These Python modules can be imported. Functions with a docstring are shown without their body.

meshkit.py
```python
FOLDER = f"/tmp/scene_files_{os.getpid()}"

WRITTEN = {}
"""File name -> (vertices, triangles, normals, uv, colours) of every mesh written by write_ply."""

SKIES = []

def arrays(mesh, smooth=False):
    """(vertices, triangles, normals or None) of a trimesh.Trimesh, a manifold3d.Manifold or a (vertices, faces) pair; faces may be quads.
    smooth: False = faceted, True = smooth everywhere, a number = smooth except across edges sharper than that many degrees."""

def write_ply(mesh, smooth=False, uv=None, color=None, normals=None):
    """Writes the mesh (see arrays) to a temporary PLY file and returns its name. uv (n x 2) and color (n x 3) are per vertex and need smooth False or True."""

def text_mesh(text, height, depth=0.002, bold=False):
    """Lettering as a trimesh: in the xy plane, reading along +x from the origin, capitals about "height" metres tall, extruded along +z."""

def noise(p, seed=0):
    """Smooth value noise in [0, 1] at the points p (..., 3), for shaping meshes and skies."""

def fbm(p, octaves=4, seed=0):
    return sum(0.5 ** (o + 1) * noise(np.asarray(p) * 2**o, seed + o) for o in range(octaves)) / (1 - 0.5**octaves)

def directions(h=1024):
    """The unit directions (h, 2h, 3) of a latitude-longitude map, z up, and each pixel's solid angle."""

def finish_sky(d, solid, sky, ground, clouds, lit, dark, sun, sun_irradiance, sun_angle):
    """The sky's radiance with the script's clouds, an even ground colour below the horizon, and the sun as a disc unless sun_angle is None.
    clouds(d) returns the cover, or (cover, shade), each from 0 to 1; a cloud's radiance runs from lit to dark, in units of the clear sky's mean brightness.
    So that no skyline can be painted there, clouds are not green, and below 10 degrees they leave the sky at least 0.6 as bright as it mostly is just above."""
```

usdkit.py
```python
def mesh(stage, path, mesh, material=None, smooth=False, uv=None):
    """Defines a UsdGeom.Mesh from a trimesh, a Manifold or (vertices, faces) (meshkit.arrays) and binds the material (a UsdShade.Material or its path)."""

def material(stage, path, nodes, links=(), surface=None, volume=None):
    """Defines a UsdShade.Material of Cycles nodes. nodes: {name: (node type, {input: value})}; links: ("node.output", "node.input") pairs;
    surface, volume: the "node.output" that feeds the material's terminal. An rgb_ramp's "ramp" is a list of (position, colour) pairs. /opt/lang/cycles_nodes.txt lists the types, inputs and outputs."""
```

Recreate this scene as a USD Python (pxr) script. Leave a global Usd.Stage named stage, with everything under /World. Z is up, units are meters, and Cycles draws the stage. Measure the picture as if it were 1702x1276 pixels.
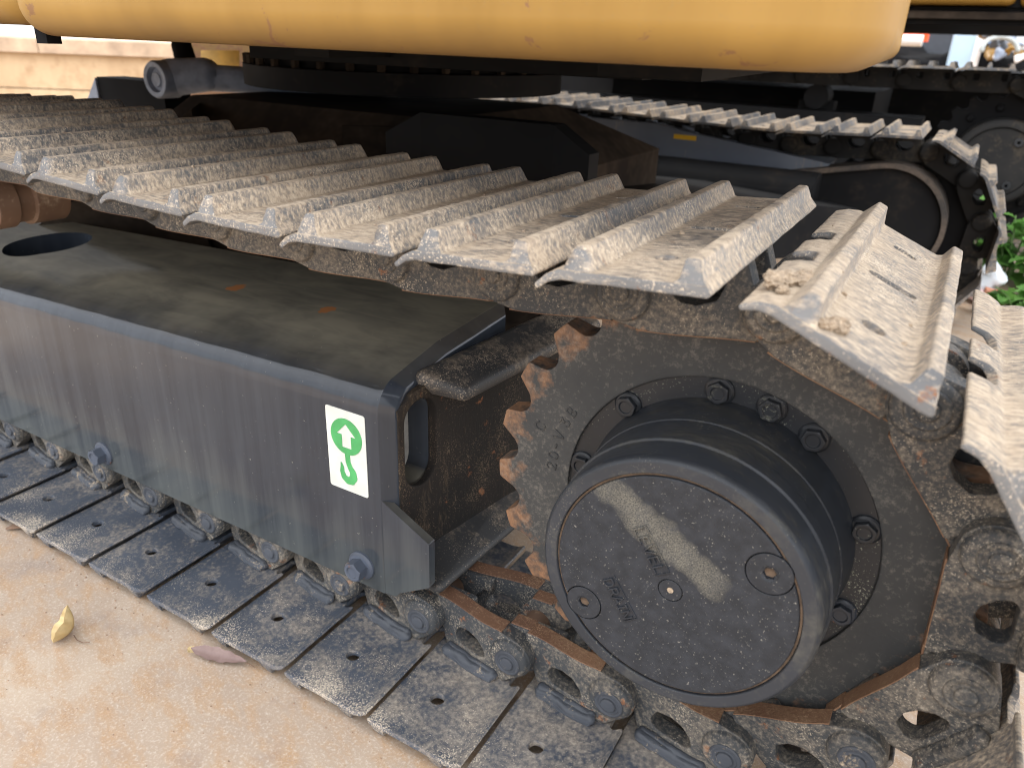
import math, random
import numpy as np, trimesh, usdkit, meshkit
import manifold3d as m3
from manifold3d import Manifold, CrossSection
from shapely.geometry import Polygon, Point, box as sbox, MultiPoint, LineString
from shapely import affinity, union_all
from pxr import Usd, UsdGeom, UsdLux, UsdShade, Gf, Sdf, Vt

stage = Usd.Stage.CreateInMemory()
UsdGeom.SetStageUpAxis(stage, UsdGeom.Tokens.z)
UsdGeom.SetStageMetersPerUnit(stage, 1.0)
UsdGeom.Xform.Define(stage, '/World')
UsdGeom.Scope.Define(stage, '/World/Looks')
rng = np.random.default_rng(7)
random.seed(7)

# ------------------------------------------------------------------ camera
CAM = (1.45262531, -0.55913979, 0.87352753)
YAW, PITCH, ROLL, FPX, WPX, HPX = -0.512682387, 0.427015112, -0.0387966848, 1255.91642, 1702, 1276
cy, sy = math.cos(YAW), math.sin(YAW)
_f = np.array([sy*math.cos(PITCH), cy*math.cos(PITCH), -math.sin(PITCH)])
_r = np.array([cy, -sy, 0.0]); _d = np.cross(_f, _r)
_c, _s = math.cos(ROLL), math.sin(ROLL)
RIGHT, DOWN, FWD = _c*_r + _s*_d, -_s*_r + _c*_d, _f
cam = UsdGeom.Camera.Define(stage, '/World/camera')
M = Gf.Matrix4d(*[float(x) for x in (*RIGHT, 0, *(-DOWN), 0, *(-FWD), 0, *CAM, 1)])
cam.AddTransformOp().Set(M)
cam.CreateHorizontalApertureAttr(36.0)
cam.CreateVerticalApertureAttr(36.0*HPX/WPX)
cam.CreateFocalLengthAttr(36.0*FPX/WPX)
cam.CreateClippingRangeAttr(Gf.Vec2f(0.02, 500))
cam.CreateFStopAttr(5.6)
cam.CreateFocusDistanceAttr(1.0)
cam.CreateExposureAttr(1.05)

# ------------------------------------------------------------------ sky and sun
SUN_AZ, SUN_EL = math.radians(-62), math.radians(52)      # azimuth = atan2(x, y)
SD = np.array([math.sin(SUN_AZ)*math.cos(SUN_EL), math.cos(SUN_AZ)*math.cos(SUN_EL), math.sin(SUN_EL)])
usdkit.material(stage, '/World/Looks/sky_light', {
    'sky': ('sky_texture', {'sky_type': 'single_scattering', 'sun_disc': False, 'sun_elevation': SUN_EL, 'sun_rotation': SUN_AZ, 'aerosol_density': 2.0}),
    'tc': ('texture_coordinate', {}),
    'cn': ('noise_texture', {'scale': 2.2, 'detail': 5, 'roughness': .55}),
    'cr': ('rgb_ramp', {'ramp': [(0.30, (.70, .70, .70)), (0.62, (.97, .97, .97))]}),
    'sx': ('separate_xyz', {}),
    'gr': ('map_range', {'from_min': 0., 'from_max': 1., 'to_min': .42, 'to_max': 1.35, 'clamp': True}),
    'cl': ('vector_math', {'math_type': 'scale', 'vector1': (14.3, 14.8, 15.8)}),
    'mx': ('mix_color', {'fac': .7, 'use_clamp': False}),
    'bg': ('background_shader', {'strength': 0.10})},
    [('tc.generated', 'cn.vector'), ('tc.generated', 'sx.vector'), ('sx.z', 'gr.value'), ('gr.result', 'cl.scale'), ('cl.vector', 'mx.b'), ('cn.fac', 'cr.fac'), ('sky.color', 'mx.a'), ('cr.color', 'mx.fac'), ('mx.result', 'bg.color')], surface='bg.background')
dome = UsdLux.DomeLight.Define(stage, '/World/sky')
UsdShade.MaterialBindingAPI.Apply(dome.GetPrim()).Bind(UsdShade.Material.Get(stage, '/World/Looks/sky_light'))
dome.GetPrim().SetCustomDataByKey('kind', 'structure')
sun = UsdLux.DistantLight.Define(stage, '/World/sun')
sun.CreateNormalizeAttr(True); sun.CreateIntensityAttr(0.4); sun.CreateAngleAttr(12.0)
sun.CreateColorAttr(Gf.Vec3f(1.0, 0.96, 0.89))
zax = SD; xax = np.cross([0, 0, 1], zax); xax /= np.linalg.norm(xax); yax = np.cross(zax, xax)
UsdGeom.Xformable(sun).AddTransformOp().Set(Gf.Matrix4d(*[float(x) for x in (*xax, 0, *yax, 0, *zax, 0, 0, 0, 5, 1)]))

# ------------------------------------------------------------------ scene helpers
def ray(px, py, depth):
    q = np.array([(px - WPX/2)/FPX*depth, (py - HPX/2)/FPX*depth, depth])
    return np.array(CAM) + q[0]*RIGHT + q[1]*DOWN + q[2]*FWD
USED = {}
def numbered(parent, name):
    k = (str(parent), name); n = USED.get(k, 0); USED[k] = n + 1
    return f'{parent}/{name}' + (f'_{n:03d}' if n else '')
def pathof(p): return '/World' if p is None else str(p.GetPath())
def tag(prim, label=None, cat=None, group=None, kind=None):
    for k, x in (('label', label), ('category', cat), ('group', group), ('kind', kind)):
        if x: prim.SetCustomDataByKey(k, x)
    return prim
def thing(name, label, cat, group=None, loc=None, rotz=0):
    x = UsdGeom.Xform.Define(stage, numbered('/World', name))
    if loc is not None:
        x.AddTranslateOp().Set(Gf.Vec3d(*map(float, loc))); x.AddRotateZOp().Set(rotz)
    return tag(x.GetPrim(), label, cat, group)
def obj(name, mesh, mat, parent=None, smooth=35, label=None):
    m = usdkit.mesh(stage, numbered(pathof(parent), name), mesh, mat, smooth=smooth)
    if label: m.GetPrim().SetCustomDataByKey('label', label)
    return m.GetPrim()

# ------------------------------------------------------------------ materials
class NG:
    def __init__(s): s.n, s.l, s.k = {}, [], 0
    def add(s, kind, inp=None, **src):
        s.k += 1; nm = f'n{s.k}'; s.n[nm] = (kind, dict(inp or {}))
        for a, b in src.items(): s.l.append((b, f'{nm}.{a}'))
        return nm
    def noise(s, vec, scale, detail=4, rough=.55, dist=0.):
        return s.add('noise_texture', {'scale': scale, 'detail': detail, 'roughness': rough, 'distortion': dist}, vector=vec) + '.fac'
    def ramp(s, fac, stops):
        return s.add('rgb_ramp', {'ramp': [(p, (c,)*3 if np.ndim(c) == 0 else c) for p, c in stops]}, fac=fac) + '.color'
    def step(s, fac, a, b, lo=0., hi=1.):
        inp = {'from_min': a, 'from_max': b, 'to_min': lo, 'to_max': hi, 'clamp': True}
        if b < a: inp.update(from_min=b, from_max=a, to_min=hi, to_max=lo)
        return s.add('map_range', inp, value=fac) + '.result'
    def math(s, op, a, b=None, clamp=False):
        inp, src = {'math_type': op, 'use_clamp': clamp}, {}
        for k, x in (('value1', a), ('value2', b)):
            if x is None: continue
            if isinstance(x, str): src[k] = x
            else: inp[k] = x
        return s.add('math', inp, **src) + '.value'
    def mix(s, fac, a, b, blend='mix'):
        inp, src = {'blend_type': blend}, {}
        for k, x in (('fac', fac), ('a', a), ('b', b)):
            if isinstance(x, str): src[k] = x
            else: inp[k] = x
        return s.add('mix_color', inp, **src) + '.result'
    def mapping(s, vec, scale=(1, 1, 1), rot=(0, 0, 0), loc=(0, 0, 0)):
        return s.add('mapping', {'scale': scale, 'rotation': rot, 'location': loc}, vector=vec) + '.vector'
    def finish(s, name, color, rough, height=None, bump=.3, bumpd=.002, bevel=0., metallic=0., spec=.5, **kw):
        inp, src = {'metallic': metallic, 'specular_ior_level': spec, **{k: x for k, x in kw.items() if not isinstance(x, str)}}, {k: x for k, x in kw.items() if isinstance(x, str)}
        for k, x in (('base_color', color), ('roughness', rough)):
            if isinstance(x, str): src[k] = x
            else: inp[k] = x
        nrm = None
        if bevel: nrm = s.add('bevel', {'samples': 4, 'radius': bevel}) + '.bevel'
        if height:
            e = {'height': height}
            if nrm: e['normal'] = nrm
            nrm = s.add('bump', {'strength': bump, 'distance': bumpd}, **e) + '.normal'
        if nrm: src['normal'] = nrm
        p = s.add('principled_bsdf', inp, **src)
        return usdkit.material(stage, '/World/Looks/' + name, s.n, s.l, surface=p + '.BSDF')

DUST = (.50, .39, .26); RUST = (.22, .085, .03); DRUST = (.11, .05, .028)
def metal(name, base, base2, dust=DUST, cover=.45, soft=.10, scale=22, speck=.0, rust=.0, up=0., rough=.5, dustrough=.9, bevel=.0025, bump=.25, stretch=(1, 1, 1), bumpd=.0015, spec=.45, edge=0., fine=.40, sscale=420, side=0., xg=0., corner=0.):
    """Painted or worn steel under dust: patches (cover 0..1), fine specks, rust patches; up = more dust on faces that look up."""
    g = NG(); geo = g.add('geometry'); pos = geo + '.position'
    v = g.mapping(pos, stretch) if stretch != (1, 1, 1) else pos
    n1 = g.noise(v, scale, 6, .62); n2 = g.noise(v, scale*7, 4, .65); n3 = g.noise(pos, 5, 3, .5)
    col = g.mix(g.step(n3, .35, .65, 0., 1.), base, base2)
    m = g.math('add', g.math('multiply', n1, 1 - fine), g.math('multiply', n2, fine))
    m = g.math('add', m, g.math('multiply', g.math('subtract', n3, .5), .35))
    if up:
        z = g.add('separate_xyz', {}, vector=geo + '.normal') + '.z'
        m = g.math('add', m, g.math('multiply', z, up))
    if side:     # end faces are rubbed clean
        ny = g.math('absolute', g.add('separate_xyz', {}, vector=geo + '.normal') + '.y')
        m = g.math('add', m, g.math('multiply', ny, -side))
    if xg:       # dustier towards the sprocket end
        px = g.add('separate_xyz', {}, vector=pos) + '.x'
        m = g.math('add', m, g.step(px, .45, 1.35, 0., xg))
    if corner:   # mud packs into the corners
        ao = g.add('ambient_occlusion', {'samples': 4, 'distance': .022, 'only_local': True}) + '.ao'
        m = g.math('add', m, g.math('multiply', g.math('subtract', .92, ao), corner))
    t = .5 + (.5 - cover)*.5
    mask = g.step(m, t - soft, t + soft, 0., 1.)
    dc = g.mix(g.step(n2, .3, .7, 0., 1.), tuple(q_*x for q_, x in zip((.60, .54, .48), dust)), dust)
    if rust:
        n4 = g.noise(pos, 31, 5, .7)
        rm = g.step(n4, .66 - rust*.35, .72 - rust*.35, 0., 1.)
        col = g.mix(rm, col, g.mix(n2, DRUST, RUST))
    col = g.mix(mask, col, dc)
    if speck:
        n5 = g.noise(pos, sscale, 3, .65)
        big = g.noise(pos, 14, 2, .5)
        sv = g.math('add', n5, g.math('multiply', g.math('subtract', big, .5), .45))
        if edge:     # mud thrown up from the ground sticks to the outer edge of the shoe
            yy = g.add('separate_xyz', {}, vector=pos) + '.y'
            sv = g.math('add', sv, g.step(yy, 0., edge*1.9, .085, -.10))
        sm = g.math('multiply', g.step(sv, .69 - speck*.2, .77 - speck*.2), .85)
        col = g.mix(sm, col, tuple(min(1, 1.15*x) for x in dust))
    rg = g.mix(mask, (rough,)*3, (dustrough,)*3)
    h = g.math('add', g.math('multiply', n2, .5), g.math('multiply', mask, .5))
    return g.finish(name, col, g.add('rgb_to_bw', {}, color=rg) + '.val', h, bump, bumpd, bevel, spec=spec)

MAT = {}
MAT['shoe'] = metal('worn_shoe_steel', (.066, .066, .067), (.135, .131, .125), dust=(.48, .39, .285), cover=.42, soft=.115, side=.10, corner=.26, speck=.45, rust=.10, up=.12, fine=.72, rough=.42, bevel=.004, bump=.5, stretch=(.55, 1.5, 1), bumpd=.002)
MAT['shoe_low'] = metal('painted_shoe_steel', (.040, .047, .060), (.064, .073, .089), dust=(.46, .385, .29), cover=.13, soft=.20, scale=22, speck=.30, xg=.14, fine=.5, rough=.45, bevel=.003, edge=.09)
MAT['link'] = metal('dusty_link_steel', (.024, .026, .028), (.044, .044, .043), dust=(.32, .27, .205), cover=.27, soft=.17, fine=.6, scale=30, speck=.30, rust=.12, rough=.55, bevel=.004, bump=.5)
MAT['weld'] = metal('blue_grey_weld', (.034, .037, .043), (.052, .056, .064), cover=.22, soft=.08, scale=40, rough=.45, bevel=.002, bump=.4)
MAT['rail'] = metal('rusty_rail_steel', (.10, .048, .026), (.22, .112, .058), dust=(.30, .185, .105), cover=.34, soft=.12, scale=34, speck=.3, fine=.6, rough=.6, bevel=.0015, bump=.7)
MAT['bush'] = metal('rusty_bushing_steel', (.11, .065, .042), (.2, .115, .07), dust=(.38, .28, .19), cover=.28, soft=.08, scale=18, rough=.5, bevel=.002)
MAT['hub'] = metal('satin_black_paint', (.020, .023, .028), (.032, .036, .042), dust=(.3, .27, .22), cover=.08, soft=.08, scale=16, speck=.22, rough=.42, bevel=.002, bump=.12)
MAT['hubside'] = metal('worn_black_paint', (.010, .012, .015), (.020, .022, .026), dust=(.09, .084, .066), cover=.16, soft=.16, scale=10, speck=.16, rough=.42, bevel=.002, bump=.15, stretch=(1, 3, 1))
MAT['flange'] = metal('glossy_black_paint', (.006, .007, .0085), (.011, .012, .014), dust=(.22, .22, .17), cover=.04, soft=.08, scale=22, speck=.22, rough=.38, bevel=.0015, bump=.2)
MAT['dark'] = metal('dark_undercarriage_paint', (.005, .005, .0055), (.009, .009, .009), dust=(.035, .028, .022), cover=.15, soft=.12, scale=6, rough=.7, spec=.12, bevel=.003, bump=.2)
MAT['darkdust'] = metal('dust_covered_steel', (.018, .0135, .0105), (.028, .021, .016), dust=(.06, .045, .032), cover=.4, soft=.2, scale=5, rough=.9, spec=.1, bevel=.003, bump=.2)
MAT['bolt'] = metal('painted_bolt_steel', (.012, .014, .018), (.024, .027, .033), cover=.10, soft=.08, scale=40, rust=.1, rough=.42, bevel=.0015, bump=.2)
MAT['fbolt'] = metal('blue_grey_bolt_paint', (.045, .053, .07), (.065, .075, .095), cover=.15, soft=.08, scale=30, rust=.15, rough=.45, bevel=.0015, bump=.2)
MAT['greyframe'] = metal('blue_grey_frame_paint', (.13, .145, .175), (.18, .195, .22), cover=.15, soft=.1, scale=9, rough=.5, stretch=(3, 3, .6))
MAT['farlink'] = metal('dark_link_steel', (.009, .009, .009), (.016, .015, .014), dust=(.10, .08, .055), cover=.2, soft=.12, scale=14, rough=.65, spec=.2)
MAT['endplate'] = metal('gritty_black_paint', (.006, .0055, .005), (.013, .010, .008), dust=(.11, .08, .052), cover=.17, soft=.12, scale=24, speck=.42, rust=.12, rough=.6, bevel=.004, bump=.5, stretch=(1.4, 1.4, .35), spec=.2)
MAT['lip'] = metal('dust_laden_black_paint', (.022, .022, .022), (.045, .039, .034), dust=(.31, .245, .175), cover=.20, soft=.13, scale=17, speck=.38, up=.05, rough=.55, bevel=.006, bump=.4)

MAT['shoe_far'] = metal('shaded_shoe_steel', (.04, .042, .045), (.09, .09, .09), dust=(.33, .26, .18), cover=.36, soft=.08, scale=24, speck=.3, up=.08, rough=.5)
MAT['rim'] = metal('worn_guard_edge', (.02, .019, .018), (.05, .042, .035), dust=(.13, .10, .075), cover=.45, soft=.15, scale=12, rough=.5)

def frame_mat():
    g = NG(); geo = g.add('geometry'); pos = geo + '.position'
    xyz = g.add('separate_xyz', {}, vector=pos); nz = g.add('separate_xyz', {}, vector=geo + '.normal') + '.z'
    st = g.noise(g.mapping(pos, (26, 10, 1.6)), 1., 5, .6); big = g.noise(pos, 4.5, 4, .6); fine = g.noise(pos, 160, 3, .6)
    cross = g.noise(g.mapping(pos, (7, 22, 7), (0, 0, .5)), 1., 6, .65, .6)
    col = g.mix(g.step(st, .35, .7, 0., 1.), (.0125, .0150, .0195), (.026, .0295, .035))
    # run-off stains: paler and browner towards the bottom edge
    low = g.step(g.math('add', g.math('multiply', xyz + '.z', -3.4), g.math('multiply', st, .9)), -.35, .28, 0., 1.)
    col = g.mix(g.math('multiply', low, .4), col, (.085, .088, .072))
    # mud film on the top surface
    top = g.step(nz, .60, .98, 0., 1.)
    film = g.step(g.math('add', g.math('multiply', cross, .6), g.math('multiply', big, .4)), .34, .58, .5, 1.)
    inner = g.step(g.math('multiply', g.math('add', xyz + '.y', g.math('multiply', g.math('subtract', big, .5), .15)), 1.), .14, .25, .15, 1.)
    col = g.mix(g.math('multiply', g.math('multiply', top, film), inner), col, (.205, .182, .135))
    spk = g.step(fine, .70, .76, 0., 1.)
    col = g.mix(g.math('multiply', spk, .5), col, (.3, .28, .22))
    # orange chips where the paint has gone on the shoulder
    for cx, cyy, cz_, r in ((.392, .313, .452, .017), (.620, .306, .458, .017), (.70, .28, .458, .006)):
        d = g.add('vector_math', {'math_type': 'distance', 'vector2': (cx, cyy, cz_)}, vector1=pos) + '.value'
        nn = g.noise(pos, 45, 4, .65)
        mk = g.step(g.math('add', g.math('divide', d, r), g.math('multiply', g.math('subtract', nn, .5), 2.6)), .78, .95, 1., 0.)
        col = g.mix(mk, col, (.36, .15, .06))
    rg = g.math('add', g.math('multiply', film, .12), g.math('add', .22, g.math('multiply', big, .18)))
    return g.finish('satin_frame_paint', col, rg, g.math('add', g.math('multiply', fine, .25), cross), .05, .002, 0., spec=.0, coat_ior=1.52, coat_weight=g.math('subtract', 1., g.math('multiply', top, .92)), coat_roughness=.11)
MAT['frame'] = frame_mat()

def sprocket_mat(cx, cz):
    g = NG(); geo = g.add('geometry'); pos = geo + '.position'
    flat = g.mapping(pos, (1, 0, 1))
    d = g.add('vector_math', {'math_type': 'distance', 'vector2': (cx, 0, cz)}, vector1=flat) + '.value'
    n1 = g.noise(pos, 40, 5, .65); n2 = g.noise(pos, 190, 3, .65); n3 = g.noise(pos, 9, 4, .6)
    col = g.mix(g.step(n3, .35, .65, 0., 1.), (.024, .0245, .024), (.042, .041, .038))
    r = g.step(g.math('add', g.math('multiply', g.math('subtract', d, .268), 16.), g.math('multiply', g.math('subtract', n1, .5), 2.6)), -.25, .35, 0., 1.)
    col = g.mix(r, col, g.mix(n2, (.10, .055, .03), (.33, .165, .08)))
    col = g.mix(g.math('multiply', g.step(g.math('add', n2, g.math('multiply', g.math('subtract', n3, .5), .6)), .52, .76, 0., 1.), .42), col, (.21, .185, .15))
    return g.finish('cast_sprocket_steel', col, .62, g.math('add', n2, n1), .4, .0015, .004)
MAT['sprocket'] = sprocket_mat(1.29504, .36592)

def cover_mat(cx, cz):
    g = NG(); geo = g.add('geometry'); pos = geo + '.position'
    ca, sa = math.cos(math.radians(-26)), math.sin(math.radians(-26))
    loc = g.add('vector_math', {'math_type': 'subtract', 'vector2': (cx - .022, 0, cz + .065)}, vector1=pos) + '.vector'
    uu = g.add('vector_math', {'math_type': 'dot_product', 'vector2': (ca, 0, sa)}, vector1=loc) + '.value'
    ww = g.add('vector_math', {'math_type': 'dot_product', 'vector2': (-sa, 0, ca)}, vector1=loc) + '.value'
    n1 = g.noise(pos, 32, 4, .6); n2 = g.noise(pos, 700, 2, .6); n3 = g.noise(pos, 60, 4, .6)
    nl = g.noise(pos, 13, 3, .6)
    ww = g.math('add', g.math('add', ww, g.math('multiply', g.math('subtract', nl, .5), .05)), g.math('multiply', uu, .06))
    u = g.math('absolute', g.math('divide', ww, .0175)); w = g.math('absolute', g.math('divide', uu, .082))
    e = g.math('add', g.math('power', u, 4.), g.math('power', w, 6.))
    band = g.step(g.math('add', e, g.math('multiply', g.math('subtract', g.math('add', g.math('multiply', n1, .6), g.math('multiply', n3, .4)), .5), 7.)), -.8, 2.6, 1., 0.)
    col = g.mix(g.step(n3, .4, .7, 0., 1.), (.011, .0125, .015), (.020, .022, .026))
    fl = g.step(g.noise(pos, 380, 3, .65), .645, .72, 0., 1.)
    col = g.mix(g.math('multiply', fl, .7), col, (.26, .24, .2))
    col = g.mix(g.math('multiply', band, g.step(n2, .35, .62, .08, .52)), col, (.27, .24, .18))
    rg = g.math('add', .42, g.math('multiply', band, .4))
    return g.finish('cover_plate_paint', col, rg, n2, .12, .001, .0015, spec=.35)
MAT['cover'] = cover_mat(1.29504, .36592)

def paint_mat(name, base, base2, low, z0):
    g = NG(); geo = g.add('geometry'); pos = geo + '.position'; z = g.add('separate_xyz', {}, vector=pos) + '.z'
    v = g.noise(g.mapping(pos, (9, 9, 1.5)), 1., 4, .55); f = g.noise(pos, 230, 3, .6); c = g.noise(pos, 22, 6, .7, .8)
    col = g.mix(g.step(v, .35, .65, 0., 1.), base, base2)
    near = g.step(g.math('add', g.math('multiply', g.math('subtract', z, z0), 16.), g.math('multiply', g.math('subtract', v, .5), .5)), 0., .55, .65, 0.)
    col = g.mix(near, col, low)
    chip = g.step(g.math('add', c, g.math('multiply', g.math('subtract', z, z0), -1.6)), .585, .61, 0., 1.)
    col = g.mix(g.math('multiply', chip, .8), col, (.16, .075, .035))
    dirt = g.step(f, .60, .78, 0., 1.)
    col = g.mix(g.math('multiply', dirt, .35), col, (.2, .13, .05))
    return g.finish(name, col, g.math('add', .34, g.math('multiply', v, .22)), g.math('add', g.math('multiply', f, .3), g.math('multiply', chip, -1.)), .10, .002, .0, spec=.35)
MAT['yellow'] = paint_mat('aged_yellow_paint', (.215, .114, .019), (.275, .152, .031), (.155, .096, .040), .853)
MAT['yellow2'] = paint_mat('dull_yellow_paint', (.19, .095, .014), (.22, .12, .02), (.16, .09, .03), .98)

def plain(name, color, rough=.6, var=.25, scale=12, bevel=0., bump=.1, **kw):
    g = NG(); pos = g.add('geometry') + '.position'; n = g.noise(pos, scale, 5, .6)
    col = g.mix(g.step(n, .3, .7, 0., 1.), tuple(c*(1 - var) for c in color), tuple(min(1, c*(1 + var)) for c in color))
    return g.finish(name, col, rough, n, bump, .003, bevel, **kw)
MAT['slot'] = plain('dusty_grey_primer', (.34, .33, .30), .8, .25, 60)
MAT['white'] = plain('sticker_white', (.54, .54, .48), .45, .13, 26, bump=.03)
MAT['green'] = plain('sticker_green', (.055, .28, .085), .42, .25, 30, bump=.03)
MAT['ystick'] = plain('sticker_yellow', (.75, .42, .02), .5, .1)
MAT['yarm'] = plain('faded_arm_yellow', (.52, .29, .04), .6, .3, 14)
MAT['black'] = plain('black_rubber', (.006, .006, .0065), .85, spec=.12)
MAT['grime'] = plain('packed_grime', (.10, .065, .04), .9, .5, 90)
MAT['rubbergrey'] = plain('blue_grey_casting', (.20, .23, .29), .55, .25, 30, .002)
MAT['grit'] = plain('loose_grit', (.30, .20, .13), .95, .4, 90)
MAT['clod'] = plain('dry_clay', (.33, .25, .17), .95, .4, 160, bump=.8)

def wall_mat():
    g = NG(); pos = g.add('geometry') + '.position'
    a = g.noise(g.mapping(pos, (1.6, 1.6, .8)), 1., 5, .6); b = g.noise(pos, 7, 5, .65); c = g.noise(pos, 60, 3, .6)
    col = g.mix(g.step(a, .3, .65, 0., 1.), (.36, .23, .12), (.54, .385, .23))
    col = g.mix(g.math('multiply', g.step(b, .5, .72, 0., 1.), .6), col, (.33, .20, .10))
    return g.finish('tan_wall_render', col, .9, g.math('add', b, c), .4, .01)
MAT['wall'] = wall_mat()
MAT['coping'] = plain('pale_coping_stone', (.42, .30, .20), .9, .3, 6, .004)

def ground_mat():
    g = NG(); pos = g.add('geometry') + '.position'
    v = g.mapping(pos, (1, 1, 1), (0, 0, .35))
    big = g.noise(v, 3.2, 5, .6, .4); mid = g.noise(g.mapping(v, (14, 30, 14)), 1., 6, .68, .3); fine = g.noise(pos, 260, 4, .72); grit = g.noise(pos, 620, 2, .6)
    col = g.mix(g.step(big, .3, .7, 0., 1.), (.335, .245, .175), (.445, .345, .25))
    col = g.mix(g.math('multiply', g.step(mid, .46, .64, 0., 1.), .85), col, (.40, .25, .135))
    col = g.mix(g.math('multiply', g.step(g.noise(pos, 7, 5, .66), .55, .7, 0., 1.), .55), col, (.24, .185, .155))
    col = g.mix(g.math('multiply', g.step(fine, .5, .68, 0., 1.), .6), col, (.56, .48, .39))
    col = g.mix(g.math('multiply', g.step(g.math('add', g.math('multiply', grit, .6), g.math('multiply', mid, .4)), .58, .66, 0., 1.), .7), col, (.26, .18, .125))
    return g.finish('rust_stained_yard', col, .85, g.math('add', fine, g.math('multiply', mid, .7)), .35, .002)
MAT['ground'] = ground_mat()

def leaf_mat(name, a, b, tr=.35):
    g = NG(); pos = g.add('geometry') + '.position'; n = g.noise(pos, 60, 4, .6); n2 = g.noise(pos, 9, 2, .5)
    col = g.mix(g.step(g.math('add', g.math('multiply', n, .5), g.math('multiply', n2, .5)), .35, .65, 0., 1.), a, b)
    p = g.add('principled_bsdf', {'roughness': .55}, base_color=col); t = g.add('translucent_bsdf', {}, color=col)
    m = g.add('mix_closure', {'fac': tr}, closure1=p + '.BSDF', closure2=t + '.BSDF')
    return usdkit.material(stage, '/World/Looks/' + name, g.n, g.l, surface=m + '.closure')
MAT['leaf'] = leaf_mat('weed_leaf', (.07, .19, .035), (.17, .36, .075))
MAT['stem'] = plain('weed_stem', (.10, .17, .05), .6)
MAT['dryleaf'] = leaf_mat('dry_yellow_leaf', (.60, .44, .20), (.74, .60, .34), .2)
MAT['redleaf'] = leaf_mat('dry_mauve_leaf', (.20, .125, .105), (.31, .21, .18), .15)
MAT['twig'] = plain('dry_twig', (.17, .10, .06), .8)
MAT['orange'] = plain('orange_plastic', (.75, .09, .02), .45, .1)
MAT['cream'] = plain('white_plastic', (.78, .74, .70), .4, .05)
MAT['paleblue'] = plain('pale_blue_enamel', (.42, .55, .66), .4, .08, 4)
MAT['blue'] = plain('blue_tarp', (.06, .16, .34), .5, .3)
MAT['darkgrey'] = plain('dark_grey_sheet', (.05, .055, .062), .5, .2)
MAT['hose'] = plain('grey_hose', (.36, .38, .36), .5, .1)
MAT['brick'] = plain('broken_brick', (.45, .20, .12), .9, .3, 40)
MAT['bag'] = plain('pink_plastic_bag', (.70, .52, .50), .4, .15, 20)
MAT['bag2'] = plain('white_plastic_bag', (.72, .76, .78), .35, .12, 20)

# ------------------------------------------------------------------ geometry helpers
def tm(man):
    m = man.to_mesh(); return np.asarray(m.vert_properties)[:, :3].copy(), np.asarray(m.tri_verts).copy()
def rings(poly):
    ps = getattr(poly, 'geoms', [poly]); out = []
    for p in ps:
        out.append(np.array(p.exterior.coords)[:-1]); out += [np.array(h.coords)[:-1] for h in p.interiors]
    return out
def extr(poly, h):
    """shapely polygon in (a, b) extruded along c from 0 to h"""
    return CrossSection([r.tolist() for r in rings(poly)], m3.FillRule.EvenOdd).extrude(h)
def extr_y(poly, y0, y1):
    """shapely polygon in (x, z) extruded along y between y0 and y1"""
    m = extr(poly, y1 - y0)                         # (x, z, h)
    return m.transform([[1, 0, 0, 0], [0, 0, -1, y1], [0, 1, 0, 0]])
def extr_z(poly, z0, z1): return extr(poly, z1 - z0).translate([0, 0, z0])
def rnd(p, r): return p.buffer(-r, join_style=1).buffer(2*r, join_style=1).buffer(-r, join_style=1)
def rbox(x0, y0, x1, y1, r): return sbox(x0 + r, y0 + r, x1 - r, y1 - r).buffer(r, quad_segs=6)
def capsule2(a, b, r): return LineString([a, b]).buffer(r, quad_segs=8)
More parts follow.
